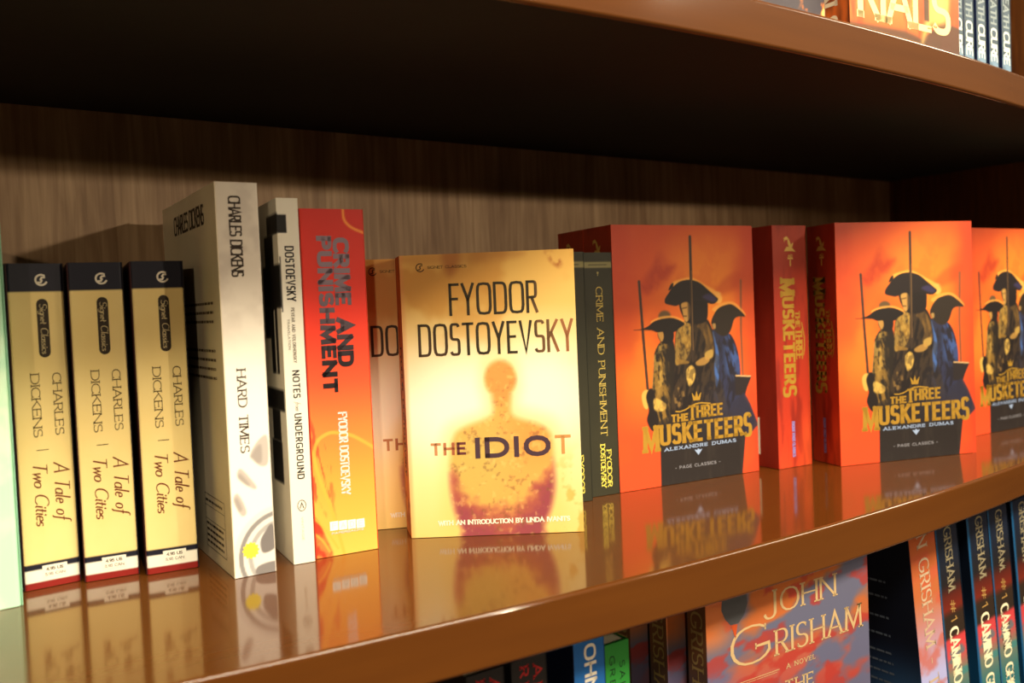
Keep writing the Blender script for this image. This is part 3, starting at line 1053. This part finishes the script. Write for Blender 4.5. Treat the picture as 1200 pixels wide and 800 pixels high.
def sword_cover(U, V):
    n1, n2 = fbm(U, V, 30, 111), fbm(U * .8 + V * .5, V * .7 - U * .5, 16, 121)
    c = grad(V, [(0, rgb(238, 82, 40)), (40, rgb(236, 84, 38)), (75, rgb(234, 96, 38)), (110, rgb(230, 98, 34)), (150, rgb(212, 86, 34)), (195, rgb(206, 80, 34))])
    c = mix(c, rgb(250, 168, 52), blob(U, V, 86, 146, 40, 32, .8) * .7)
    c = mix(c, rgb(248, 158, 50), blob(U, V, 24, 92, 22, 32, .85) * .55)
    c = mix(c, rgb(236, 142, 46), blob(U, V, 88, 176, 32, 16, .75) * .45)
    c = mix(c, rgb(192, 62, 36), smooth(110, 132, U + (n1 - .5) * 30) * .6)
    c = mix(c, rgb(190, 60, 34), smooth(26, 6, U + (n1 - .5) * 22) * smooth(80, 110, V) * .45)
    c = mix(c, rgb(168, 50, 26), poly(U, V, [(24, 150), (36, 164), (43, 175), (50, 168), (57, 164), (50, 156), (40, 148), (30, 144)], 8) * (.35 + .65 * smooth(.35, .6, n2)) * .8)
    c = mix(c, rgb(196, 76, 32), poly(U, V, [(92, 142), (108, 156), (124, 158), (122, 150), (106, 142)], 6) * .5)
    c = mix(c, rgb(214, 92, 36), smooth(.5, .7, n2) * .25)
    c = c * np.array([.96, .9, .88])
    K, DK = rgb(30, 24, 24), rgb(44, 36, 30)
    OC, OL = rgb(140, 106, 46), rgb(204, 166, 80)
    # folds in the cloth: streaks running mostly downwards
    f1 = smooth(.40, .60, fbm(U * 1.7 + V * .45, V * .55, 5, 131))
    f2 = smooth(.46, .62, fbm(U * 1.5 - V * .4, V * .5 + 9, 4, 137))
    f3 = smooth(.42, .62, fbm(U * 1.2, V * .8, 3.2, 143))
    c = mix(c, rgb(62, 44, 36), line(U, V, [(23.2, 153), (25.4, 110), (28.4, 62)], 2.3, .6))
    c = mix(c, rgb(128, 76, 48), line(U, V, [(121, 152), (119.6, 112), (120.4, 70)], 1.9, .6))
    # right figure
    c = mix(c, rgb(236, 168, 74), .75 * poly(U, V, [(92, 129), (99, 134.4), (111, 135.6), (119, 131.3), (125, 124.5), (118, 124)], 1.4))
    coat = poly(U, V, [(90, 114), (99, 110), (107, 111), (112, 106), (115.5, 97), (117.5, 86), (118, 74), (121, 60), (126, 52), (131, 40), (120, 30), (90, 30), (86, 90)], 1.0)
    cc = mix(solid(U, rgb(34, 32, 44)), rgb(62, 88, 150), f1 * smooth(70, 86, V) * smooth(96, 108, U) * .9)
    cc = mix(cc, rgb(50, 56, 92), f2 * smooth(30, 60, V) * .55)
    c = mix(c, cc, coat)
    c = mix(c, rgb(40, 34, 36), poly(U, V, [(112, 78), (129, 76), (124, 67), (122, 62), (112, 62)], 1.0, False))
    c = mix(c, rgb(196, 160, 110), line(U, V, [(113, 77.5), (128, 76)], 1.2, .6))
    c = mix(c, rgb(42, 42, 60), poly(U, V, [(121, 64), (127, 54), (134.5, 37), (126, 30.5), (112, 30), (108, 56)], 1.0, False) * .9)
    c = mix(c, DK, poly(U, V, [(90, 119), (92, 125), (97, 130.5), (104, 133), (111, 133.4), (118, 129.5), (124.5, 123.6), (118, 123.6), (113, 121.6), (109, 113), (103, 109), (95, 112)], .8))
    c = mix(c, rgb(190, 150, 84), poly(U, V, [(91, 119), (94, 119), (94, 115.5), (92, 115.5)], 1.0) * .8)
    # middle figure: coat, sleeves and hands
    body = poly(U, V, [(55, 112), (58, 118), (64, 122.5), (70, 124.5), (84, 124), (90, 117), (94, 106), (97, 94), (96, 80), (102, 60), (104, 28), (38, 28), (44, 56), (50, 74), (53, 92)], 1.0)
    bb = mix(solid(U, K), rgb(72, 56, 38), f2 * .6)
    bb = mix(bb, rgb(48, 48, 66), smooth(70, 96, U) * smooth(90, 60, V) * (.35 + .4 * f1))
    lit = poly(U, V, [(55.5, 112), (59, 118), (66, 121), (70, 119), (69.5, 104), (66, 95), (58, 90), (54, 92)], 2.2)
    bb = mix(bb, OC, lit * (.35 + .65 * f1))
    bb = mix(bb, OL, lit * f3 * .45)
    slv = poly(U, V, [(76, 118), (80, 122.5), (86, 120), (90, 110), (92, 99), (89, 93), (84, 92), (82, 97), (84, 106), (80, 114)], 1.6)
    bb = mix(bb, rgb(110, 82, 42), slv * (.5 + .5 * f1))
    bb = mix(bb, OL, poly(U, V, [(83, 97), (90, 99.5), (90.5, 94), (84, 91.5)], 1.6) * .75)
    bb = mix(bb, rgb(64, 96, 160), poly(U, V, [(91, 114), (94, 106), (97, 94), (96.5, 80), (93, 70), (91.5, 84), (93, 98)], 1.8) * (.5 + .5 * f1))
    bb = mix(bb, OL, poly(U, V, [(64, 84), (69, 88.5), (73, 84), (71, 76), (66, 73)], 1.4) * (.55 + .4 * f3))
    bb = mix(bb, rgb(176, 134, 66), poly(U, V, [(74, 91), (84, 94.5), (87, 91), (82, 88), (75, 88)], 1.4) * .85)
    bb = mix(bb, rgb(116, 90, 52), poly(U, V, [(52, 70), (58, 74), (62, 66), (58, 58), (53, 58)], 2.0) * f3)
    bb = mix(bb, OC, poly(U, V, [(56, 94), (66, 92), (66, 90), (56, 90.5)], 1.2) * .8)
    c = mix(c, bb, body)
    # left figure: coat, hand on the hilt
    lb = poly(U, V, [(35, 100), (40, 107), (46, 110), (52, 109), (54, 100), (53, 84), (50, 66), (46, 48), (36, 46), (32, 56), (31.5, 72), (33.5, 88)], .9)
    ll = mix(solid(U, rgb(36, 30, 26)), OC, f1 * smooth(50, 44, U) * .9)
    ll = mix(ll, OL, f3 * smooth(47, 40, U) * smooth(60, 84, V) * .6)
    c = mix(c, ll, lb)
    c = mix(c, OL, poly(U, V, [(22, 69), (25, 73), (29.5, 72), (30, 66), (27, 59), (23.5, 61)], 1.0))
    c = mix(c, K, poly(U, V, [(26, 68), (30, 74), (34, 70), (35, 58), (37, 48), (31, 42), (26, 50), (28, 58)], 1.2))
    c = mix(c, OL, poly(U, V, [(33, 66), (38, 65), (44, 61), (43, 57), (38, 56), (33, 58)], 1.2) * (.6 + .35 * f3))
    # hats and faces
    c = mix(c, K, poly(U, V, [(39, 116), (52, 117), (53, 109), (48, 106), (41, 108)], .8))
    c = mix(c, rgb(190, 142, 70), poly(U, V, [(38.5, 115), (43, 115.5), (44, 111), (41.5, 108)], 1.0) * .9)
    c = mix(c, rgb(96, 74, 48), blob(U, V, 45.5, 127, 5.6, 4.0, .25))
    c = mix(c, rgb(238, 170, 74), .75 * poly(U, V, [(33, 122), (41, 126.4), (55, 126.4), (65, 121.5), (60, 119)], 1.2))
    c = mix(c, K, poly(U, V, [(17, 117.6), (24, 118.2), (30, 120), (36, 123.4), (44, 125), (54, 125), (64, 120.6), (59, 117.4), (54, 114.6), (46, 115.4), (38, 115.2), (32, 117)], .7))
    c = mix(c, rgb(246, 184, 80), .75 * poly(U, V, [(54, 150), (64, 154.6), (74, 154.6), (86, 149), (97, 143.5), (101.5, 138.5), (99, 134.5), (92, 137), (84, 140)], 1.8))
    c = mix(c, rgb(236, 178, 92), blob(U, V, 97, 139.5, 4.6, 4.0, .4) * (.5 + .5 * f3))
    c = mix(c, K, poly(U, V, [(61, 138), (84, 138), (87, 130), (84, 121), (70, 120), (62.5, 126)], .8))
    c = mix(c, rgb(34, 27, 28), poly(U, V, [(46.4, 139.6), (46.6, 136.4), (51, 135), (57, 134.2), (63, 136.6), (70, 137.6), (82, 136.6), (92, 134.4), (97.5, 137.6), (94, 141), (88, 145.4), (80, 151), (71, 153.4), (62, 152.6), (55.5, 149.4), (50.5, 144.6)], .7))
    c = mix(c, rgb(60, 54, 96), poly(U, V, [(82, 140), (92, 136), (96, 138), (89, 142.5)], 2.5) * .75)
    c = mix(c, K, poly(U, V, [(50, 146), (52, 150), (54.5, 151.5), (54, 148)], .8))
    face = poly(U, V, [(61.5, 135.4), (67.5, 136.6), (70, 132), (69, 125), (66, 121.6), (63.6, 124), (62.6, 129)], 1.2)
    c = mix(c, rgb(186, 142, 74), face)
    c = mix(c, rgb(72, 50, 34), (line(U, V, [(62.5, 132), (66.5, 132.6)], .9, .8) + line(U, V, [(63.2, 126.2), (66.2, 126.0)], .9, .8)) * face * .8)
    c = mix(c, K, smooth(66.5, 69, U) * face * .7)
    c = mix(c, rgb(56, 44, 36), line(U, V, [(71.9, 186), (71.0, 92)], 2.5, .6))
    c = mix(c, rgb(140, 104, 60), line(U, V, [(72.3, 160), (71.5, 100)], .7, .5) * .7)
    # the coat skirts merge into a dark block that runs off the foot of the cover
    skirt = poly(U, V, [(36, 48), (60, 58), (104, 56), (119, 50), (121, 30), (116.5, -2), (37, -2), (37.4, 28)], 1.0, False)
    sk = mix(solid(U, rgb(36, 31, 31)), rgb(44, 42, 58), smooth(60, 110, U) * smooth(20, 50, V))
    sk = mix(sk, rgb(52, 46, 42), smooth(.5, .75, fbm(U * 2.5, V * .5, 10, 141)) * .5)
    return mix(c, sk, skirt * smooth(58, 42, V))


def sword_spine(U, V):
    c = grad(V, [(0, rgb(206, 66, 32)), (40, rgb(180, 50, 26)), (110, rgb(150, 40, 20)), (195, rgb(158, 50, 24))])
    c = mix(c, rgb(118, 28, 16), smooth(.45, .75, fbm(U * 2.0, V * .35, 12, 151)) * .7)
    return mix(c, rgb(224, 92, 40), smooth(20, 34, U) * smooth(60, 20, V) * .5)


MG = ink('mustard_ink', rgb(164, 126, 42))
musk = Book('paperback_book', .134, .0369, .1947, 'orange paperback facing out with swordsmen, the left one, just right of the green spines', group='orange swordsmen paperbacks', round_=.8)
musk.face('front', sword_cover, .55, rough=.5)
musk.face('spine', sword_spine, 1.0)
musk.face('back', lambda U, V: mix(solid(U, rgb(166, 42, 22)), rgb(130, 28, 16), fbm(U * 2, V * .5, 14, 161)), 2.0)


def musk_title():
    out = text('M', 21.4, 26.2, 15.6, 19.8, 4.2, 2.6, serif=.8, sq=3.0)
    s = 'USKETEER'
    ctr = (len(s) - 1) / 2
    out += text(s, 37.0, 30.0, 82.0, 15.8, 3.5, 2.5, serif=.28, sq=3.4, gap=.42)
    out += text('S', 119.0, 28.2, 8.8, 19.6, 3.4, 2.8, serif=1.1, sq=3.4)
    out += text('THE', 48.2, 46.6, 16.4, 6.0, 1.8, 1.3, serif=.15, sq=3.0, gap=.4)
    out += text('T', 64.8, 46.6, 7.4, 11.4, 2.4, 1.6, serif=.6) + text('HREE', 72.4, 48.0, 26.4, 9.6, 2.2, 1.6, serif=.2, sq=3.0, gap=.4)
    ribbon([(53, 54.6), (57, 54.2), (62, 55.2), (67, 57.4), (72, 58.8), (77, 59.2), (82, 58.6), (86, 58.0)], 1.0, 1.0, out)
    return out


musk.marks('front', 'title_lettering', musk_title(), MG)
crown = [[np.array(p) for p in q] for q in ([(70.0, 61.5), (76.2, 61.5), (76.8, 63.4), (69.4, 63.4)], [(69.4, 63.4), (72.0, 63.4), (68.6, 67.8)], [(71.6, 63.4), (74.8, 63.4), (73.2, 69.0)], [(74.2, 63.4), (76.8, 63.4), (77.8, 67.8)])]
musk.marks('front', 'crown', crown, MG)
PB = ink('pale_blue_ink', rgb(150, 170, 206))
musk.marks('front', 'author_lettering', text('ALEXANDRE DUMAS', 41, 25.6, 70, 2.7, .8, .5, serif=.4, gap=.38), PB)
musk.marks('front', 'ornament', [[np.array(p) for p in ((73.2, 19.6), (75.4, 22), (77, 24), (74.4, 23.4), (73.2, 24.8), (72, 23.4), (69.4, 24), (71, 22))]], PB)
musk.marks('front', 'publisher_lettering', text('- PAGE CLASSICS -', 50.5, 10.8, 44, 2.4, .5, .4, gap=.36), ink('grey_ink', rgb(140, 140, 150)))


def spine_title():
    out = text_down('M', 7.0, 152.4, 14.4, 15.8, 3.8, 2.4, serif=.7, sq=3.0) + text_down('USKETEER', 8.8, 137.4, 70.5, 12.8, 3.0, 2.2, serif=.25, sq=3.4, gap=.42) + text_down('S', 6.8, 66.4, 9.6, 15.4, 3.2, 2.4, serif=1.0, sq=3.0)
    out += text_down('THE', 22.6, 126, 13.5, 5.2, 1.3, .9, serif=.4, sq=3.0, gap=.28) + text_down('THREE', 22.4, 111.5, 25.0, 7.6, 1.6, 1.0, serif=.5, sq=3.0, gap=.24)
    ribbon([(29.6, 116), (31.0, 110), (32.2, 104), (32.0, 96), (30.8, 90)], .9, .9, out)
    return out


musk.marks('spine', 'title_lettering', spine_title(), MG)
crest = [[np.array((18.2 + x, 178.5 + y)) for x, y in q] for q in
         ([(-6, 6), (-2.5, 7.4), (0, 5), (-2, 4.6), (-4.2, 4.4)], [(-5.8, 5), (-4.6, 4.6), (-5.2, 2.6)], [(0, 5), (2, 1), (3.8, -1), (.4, -1.6), (-1.2, 1), (-1.6, 4.4)],
          [(-5.6, -4.4), (-3, -1), (2, -.6), (7, -5), (3, -4.4)], [(2.2, 1), (4.6, 2.6), (3.8, -1)])]
musk.marks('spine', 'crest', crest + [quad(16.2, 22, 167.6, 169), quad(18.4, 19.6, 162, 167.2)] + text('AD', 16.4, 169.2, 5.2, 2.2, .5), ink('gold_ink', rgb(206, 168, 84)))
musk.marks('spine', 'publisher_lettering', text_down('FRONT PAGE CLASSICS', 15.6, 37, 29, 3.2, .9, .7, gap=.2), ink('lavender_ink', rgb(142, 128, 190)))
musk.show(.4391, .1591, 0, -8.0)
dx, dy = .139 * .0374, .990 * .0374
r = another(musk, 'orange paperback hidden behind the left swordsmen cover, only its dark red spine top showing')
show(r, .0369, .4391 + dx, .1591 + dy, 0, -8.0)
spine_out = another(musk, 'orange paperback standing spine out between the two swordsmen covers')
spine_out.location = (.5858, .1321, LIFT)
spine_out.rotation_euler = (0, 0, math.radians(-7.3))
for ch in spine_out.children:
    if ch.name.startswith('back_cover'):
        stk = link('price_sticker', box_mesh('price_sticker', -.0004, -.0001, .020, .042, .010, .040), ink('sticker_paper', rgb(244, 238, 222)), ch)
        stk['label'] = 'white price sticker'
r = another(musk, 'orange paperback facing out with swordsmen, the front one, right of the spine out copy')
show(r, .0369, .6281, .1042, 0, -19.2)
r = another(musk, 'orange swordsmen paperback farthest right, cut by the photo edge')
show(r, .0369, .8270, .1042, 0, -4.1)

# ------------------------------------------------------------------ lower shelf


def low(v):
    return (v - Z_LOW) * 1000


blk = Book('hardback_book', .15, .0215, .240, 'black book with red spine lettering next to the bright blue book', group='black books with red lettering', round_=1.0)
blk.plain('spine', rgb(34, 30, 30))
blk.plain('back', rgb(22, 20, 22))
blk.plain('front', rgb(22, 20, 22))
RED = ink('red_ink', rgb(170, 36, 36))
blk.marks('spine', 'title_lettering', text_down('AL', 13.0, 236.0, 15, 5.6, 1.0, .7, serif=.5, gap=.5) + text_down('RE', 5.0, 236.5, 13.5, 5.4, 1.0, .7, serif=.5, gap=.5), RED)
blk.stand(.2455, .030, Z_LOW, -1.0)
r = another(blk, 'black book with red spine lettering at the lower shelf left, under the gold torso book')
r.location = (.2195, .030, Z_LOW + LIFT)

blue = Book('hardback_book', .15, .0210, .239, 'bright blue book with pale spine lettering on the lower shelf', round_=.8)
blue.face('spine', lambda U, V: mix(solid(U, rgb(22, 82, 150)), rgb(30, 94, 164), fbm(U, V, 20, 171)), 3.0)
blue.plain('back', rgb(10, 18, 44))
blue.plain('front', rgb(18, 60, 120))
blue.marks('spine', 'author_lettering', text_down('OHN GRISHAM', 7.2, 237.0, 86, 8.0, 1.7, 1.3, sq=2.6, gap=.3), ink('pale_ink', rgb(214, 206, 190)))
blue.stand(.2845, .030, Z_LOW, -1.0)

grn = Book('paperback_book', .13, .0170, .2325, 'green book with small dark lettering beside the blue book', round_=.6)
grn.face('spine', lambda U, V: mix(solid(U, rgb(34, 116, 42)), rgb(42, 128, 48), fbm(U, V, 20, 181)), 3.0)
grn.plain('back', rgb(30, 100, 40))
grn.plain('front', rgb(30, 100, 40))
grn.marks('spine', 'author_lettering', text_down('SAL', 10.0, 222, 15, 3.8, .6, .45, sq=2.6, gap=.5) + text_down('GRE', 3.0, 226, 16.5, 3.8, .6, .45, sq=2.6, gap=.5), ink('dark_green_ink', rgb(16, 44, 24)))
grn.stand(.3064, .0305, Z_LOW, -1.0)


def sunset(U, V, seed=191):
    n1 = fbm(U * .7 + V * .25, V * 1.5 - U * .3, 34, seed)
    n2 = fbm(U * .8 + V * .2, V * 1.6 - U * .2, 15, seed + 9)
    c = grad(V, [(120, rgb(176, 54, 54)), (165, rgb(180, 64, 58)), (190, rgb(190, 92, 80)), (210, rgb(196, 106, 62)), (240, rgb(214, 112, 46))])
    c = mix(c, rgb(96, 108, 146), smooth(.46, .60, n1) * .9)
    c = mix(c, rgb(186, 54, 46), smooth(.56, .68, n2) * .75)
    c = mix(c, rgb(120, 106, 146), smooth(34, 4, U) * smooth(208, 188, V) * .85)
    return mix(c, rgb(220, 120, 62), smooth(30, 6, U) * smooth(208, 222, V) * .8) * .84


CREAM = ink('cream_ink', rgb(184, 156, 114))
jg = Book('paperback_book', .142, .0155, .2465, 'sunset coloured paperback facing out on the lower shelf with large cream lettering', group='sunset face-out paperbacks', round_=.7)
jg.face('front', sunset, .9)
jg.face('spine', lambda U, V: mix(mix(solid(U, rgb(106, 66, 44)), rgb(70, 58, 72), smooth(215, 185, V)), rgb(140, 80, 46), fbm(U, V, 12, 201) * .5), 2.0)
jg.plain('back', rgb(70, 50, 50))
jg.marks('front', 'author_lettering', text('J', 46, 222.5, 11, 17, 2.3, 1.1, serif=1.0) + text('OHN', 60, 224.5, 51, 14.2, 2.1, .9, serif=1.3, gap=.22)
         + text('G', 18, 199.5, 33, 23, 2.7, 1.2, serif=1.8) + text('RISHAM', 55, 199.5, 80, 15.5, 2.2, .9, serif=1.2, gap=.26), CREAM)
jg.marks('front', 'title_lettering', text('A NOVEL', 64, 189.5, 26, 3.0, .6, .4, serif=.4, gap=.4) + text('THE', 62, 174, 26, 8.5, 1.5, .8, serif=.8, gap=.3) + [quad(22, 58, 190.6, 191.0), quad(22, 56, 189.4, 189.7)], CREAM)
jg.marks('front', 'balloon_print', [[np.array(p) for p in q] for q in ([(13, 244), (32, 244), (33, 236), (30, 230), (25.5, 226), (19, 226), (15, 230), (12, 236)], )], ink('dark_grey_ink', rgb(70, 70, 74)), off=.08)
jg.marks('front', 'balloon_basket', [[np.array(p) for p in q] for q in ([(19.5, 225.6), (24.5, 225.6), (22.6, 217)], )], ink('rust_ink', rgb(176, 70, 30)))
jg.marks('spine', 'author_lettering', text_down('GRISHAM', 3.2, 236, 66, 9.5, 1.5, .8, serif=.9, gap=.25), ink('dull_gold_ink', rgb(158, 128, 80)))
jg.show(.3730, .0200, Z_LOW, -4.0)
for lab, x, y in (('sunset paperback peeking out left of the face-out one, its spine lettering half visible', .3640, .0420),
                  ('sunset paperback showing only a sliver beside the green book', .3560, .0640)):
    r = another(jg, lab)
    show(r, .0155, x, y, Z_LOW, -4.0)

LZ = .2385
sp = Book('hardback_book', .150, .0330, LZ, 'leaning sunset spined book with a navy back cover, right of the face-out sunset book', round_=1.2)
sp.face('spine', lambda U, V: mix(grad(V, [(0, rgb(150, 160, 214)), (128, rgb(168, 170, 220)), (160, rgb(178, 130, 140)), (190, rgb(176, 98, 56)), (240, rgb(180, 84, 36))]), rgb(186, 80, 58), smooth(.5, .7, fbm(U, V * 1.4, 16, 211)) * .6), 1.5)
sp.face('back', lambda U, V: mix(solid(U, rgb(10, 18, 38)), rgb(60, 110, 170), blob(U, V, 140, 106, 40, 30, .9) * .8), 3.0)
sp.plain('front', rgb(20, 26, 50))
sp.marks('spine', 'author_lettering', text_down('N GRISHAM - THE', 9.5, 236, 136, 12.5, 1.8, .9, serif=1.0, gap=.26), ink('pale_tan_ink', rgb(190, 166, 140)))
sp.marks('back', 'blurb_print', text_bars(30, 128, (198, 186, 170, 156, 142, 134, 126, 118), 1.6), ink('blue_grey_ink', rgb(96, 108, 130)))
sp.stand(.6245, .0300, Z_LOW, -3.0, -6.3)


def camino(U, V):
    n = fbm(U, V * 1.5, 12, 221)
    c = grad(V, [(60, rgb(30, 90, 110)), (100, rgb(50, 110, 116)), (122, rgb(120, 120, 104)), (136, rgb(206, 70, 76)), (148, rgb(196, 62, 66)), (151, rgb(44, 34, 28)), (166, rgb(46, 34, 26)), (172, rgb(110, 34, 22)), (182, rgb(86, 30, 22)), (192, rgb(28, 26, 30)), (212, rgb(20, 30, 48)), (240, rgb(18, 34, 60))])
    c = mix(c, rgb(40, 130, 140), smooth(.5, .62, n) * smooth(150, 140, V) * .6)
    return mix(c, rgb(22, 84, 132), smooth(4.0, 2.6, U))


cam_b = Book('hardback_book', .150, .0300, LZ, None, group='leaning navy and pink spined books', round_=1.6)
cam_b.face('spine', camino, 1.2, rough=.35)
cam_b.face('back', lambda U, V: mix(solid(U, rgb(14, 26, 46)), rgb(24, 86, 134), smooth(190, 110, V)), 8.0)
cam_b.plain('front', rgb(16, 30, 50))
cam_b.marks('spine', 'author_lettering', text_down('GRISHAM', 12.0, 235, 50, 9.5, 1.5, .8, serif=.9, gap=.24), ink('pale_gold_ink', rgb(142, 132, 106)))
cam_b.marks('spine', 'title_lettering', text_down('CAMINO GHOSTS', 9.0, 157.0, 96, 11.5, 2.2, 1.0, serif=1.1, gap=.24), ink('cream_ink', rgb(244, 232, 196)))
cam_b.marks('spine', 'ornament', text_down('#1', 12.0, 178, 17, 8.0, 1.0, .7, gap=.3), ink('gold_ink', rgb(176, 136, 76)))
for k, (x, lab) in enumerate(((.6587, 'leaning navy and pink spined book directly right of the sunset spine'),
                              (.7055, 'leaning navy and pink spined book, second of four'),
                              (.7370, 'leaning navy and pink spined book, third of four'),
                              (.7765, 'leaning navy and pink spined book at the right edge of the photo'))):
    r = cam_b.root if k == 0 else copy_tree(cam_b.root)
    r['label'] = lab
    r.location = (x, .0300, Z_LOW + LIFT)
    r.rotation_euler = (0, math.radians(-6.3), math.radians(-3.0))

# ------------------------------------------------------------------ upper shelf


def ember(U, V):
    n = fbm(U, V, 11, 231)
    c = mix(solid(U, rgb(70, 64, 72)), rgb(48, 44, 54), fbm(U, V, 24, 241))
    c = mix(c, rgb(226, 120, 50), smooth(.56, .66, n))
    return mix(c, rgb(250, 196, 110), smooth(.66, .74, n))


up = Book('paperback_book', .120, .0250, .205, 'charcoal book with orange flame specks at the left of the upper shelf', round_=.7)
up.face('front', ember, 1.0)
up.plain('spine', rgb(60, 54, 60))
up.plain('back', rgb(50, 46, 50))
up.show(.3940, .0360, Z_UP1, -3.0)


def scorch(U, V):
    n = fbm(U, V, 26, 251)
    c = grad(V, [(0, rgb(120, 60, 26)), (14, rgb(206, 104, 40)), (40, rgb(246, 150, 60)), (90, rgb(250, 180, 90)), (205, rgb(220, 120, 50))])
    c = mix(c, rgb(196, 70, 28), smooth(.42, .60, fbm(U * 2.2, V * .4, 22, 256)) * .75)
    c = mix(c, rgb(72, 50, 34), poly(U, V, [(94, 18), (104, 24), (130, 22), (130, -4), (60, -4), (76, 8)], 3, False) * .85)
    c = mix(c, rgb(60, 46, 34), poly(U, V, [(-4, 10), (60, 12), (84, 8), (84, -4), (-4, -4)], 4, False) * .7)
    c = mix(c, rgb(255, 206, 110), poly(U, V, [(78, 4), (90, 20), (110, 26), (112, 60), (96, 60), (86, 30)], 8) * .8)
    return mix(c, rgb(60, 48, 36), rect(U, V, 82, 88, 22, 60, .6) * .8)


ri = Book('paperback_book', .1245, .0300, .205, 'fiery orange paperback facing out on the upper shelf with big cream letters', round_=.7)
ri.face('front', scorch, .9)
ri.face('spine', lambda U, V: mix(solid(U, rgb(110, 54, 26)), rgb(220, 110, 44), smooth(.4, .65, fbm(U * 2, V * .4, 16, 261))), 1.2)
ri.plain('back', rgb(90, 46, 28))
ri.marks('front', 'title_lettering', text('RIALS', 8, 14.5, 106, 34, 6.0, 4.6, serif=.8, sq=2.6, gap=.18), ink('pale_yellow_ink', rgb(252, 226, 160)))
ri.marks('spine', 'title_lettering', text_down('TRIALS', 9, 62, 54, 12, 2.8, 2.2, serif=.6, sq=2.6, gap=.2), ink('white_ink', rgb(244, 232, 210)))
ri.show(.5270, .0200, Z_UP1, -3.0)


def cure(U, V):
    c = grad(V, [(0, rgb(120, 150, 176)), (12, rgb(110, 140, 166)), (30, rgb(70, 92, 110)), (60, rgb(60, 80, 96)), (205, rgb(60, 84, 100))])
    return mix(c, rgb(50, 66, 76), smooth(.45, .65, fbm(U, V, 9, 271)) * .7)


cu = Book('paperback_book', .130, .0142, .205, None, group='blue grey spines on the upper shelf', round_=1.4)
cu.face('spine', cure, 1.2)
cu.plain('back', rgb(24, 40, 84))
cu.plain('front', rgb(40, 56, 70))
cu.marks('spine', 'title_lettering', text_down('DEATH', 2.6, 66.5, 30, 9.0, 1.6, 1.3, sq=2.6, gap=.24), ink('grey_ink', rgb(140, 154, 158)))
cu.marks('spine', 'title_word_lettering', text_down('CURE', 2.4, 34.0, 26, 9.6, 1.9, 1.5, sq=2.6, gap=.22), ink('pale_ink', rgb(222, 230, 222)))
for k, (x, lab) in enumerate(((.6560, 'blue grey spine right beside the fiery orange cover'), (.6712, 'blue grey spine second from the fiery orange cover'),
                              (.6895, 'blue grey spine in the middle of the five'), (.7085, 'blue grey spine second from the right on the upper shelf'),
                              (.7285, 'blue grey spine last on the right of the upper shelf'))):
    r = cu.root if k == 0 else copy_tree(cu.root)
    r['label'] = lab
    r.location = (x, .0200, Z_UP1 + LIFT)
    r.rotation_euler = (0, 0, math.radians(-1.0))
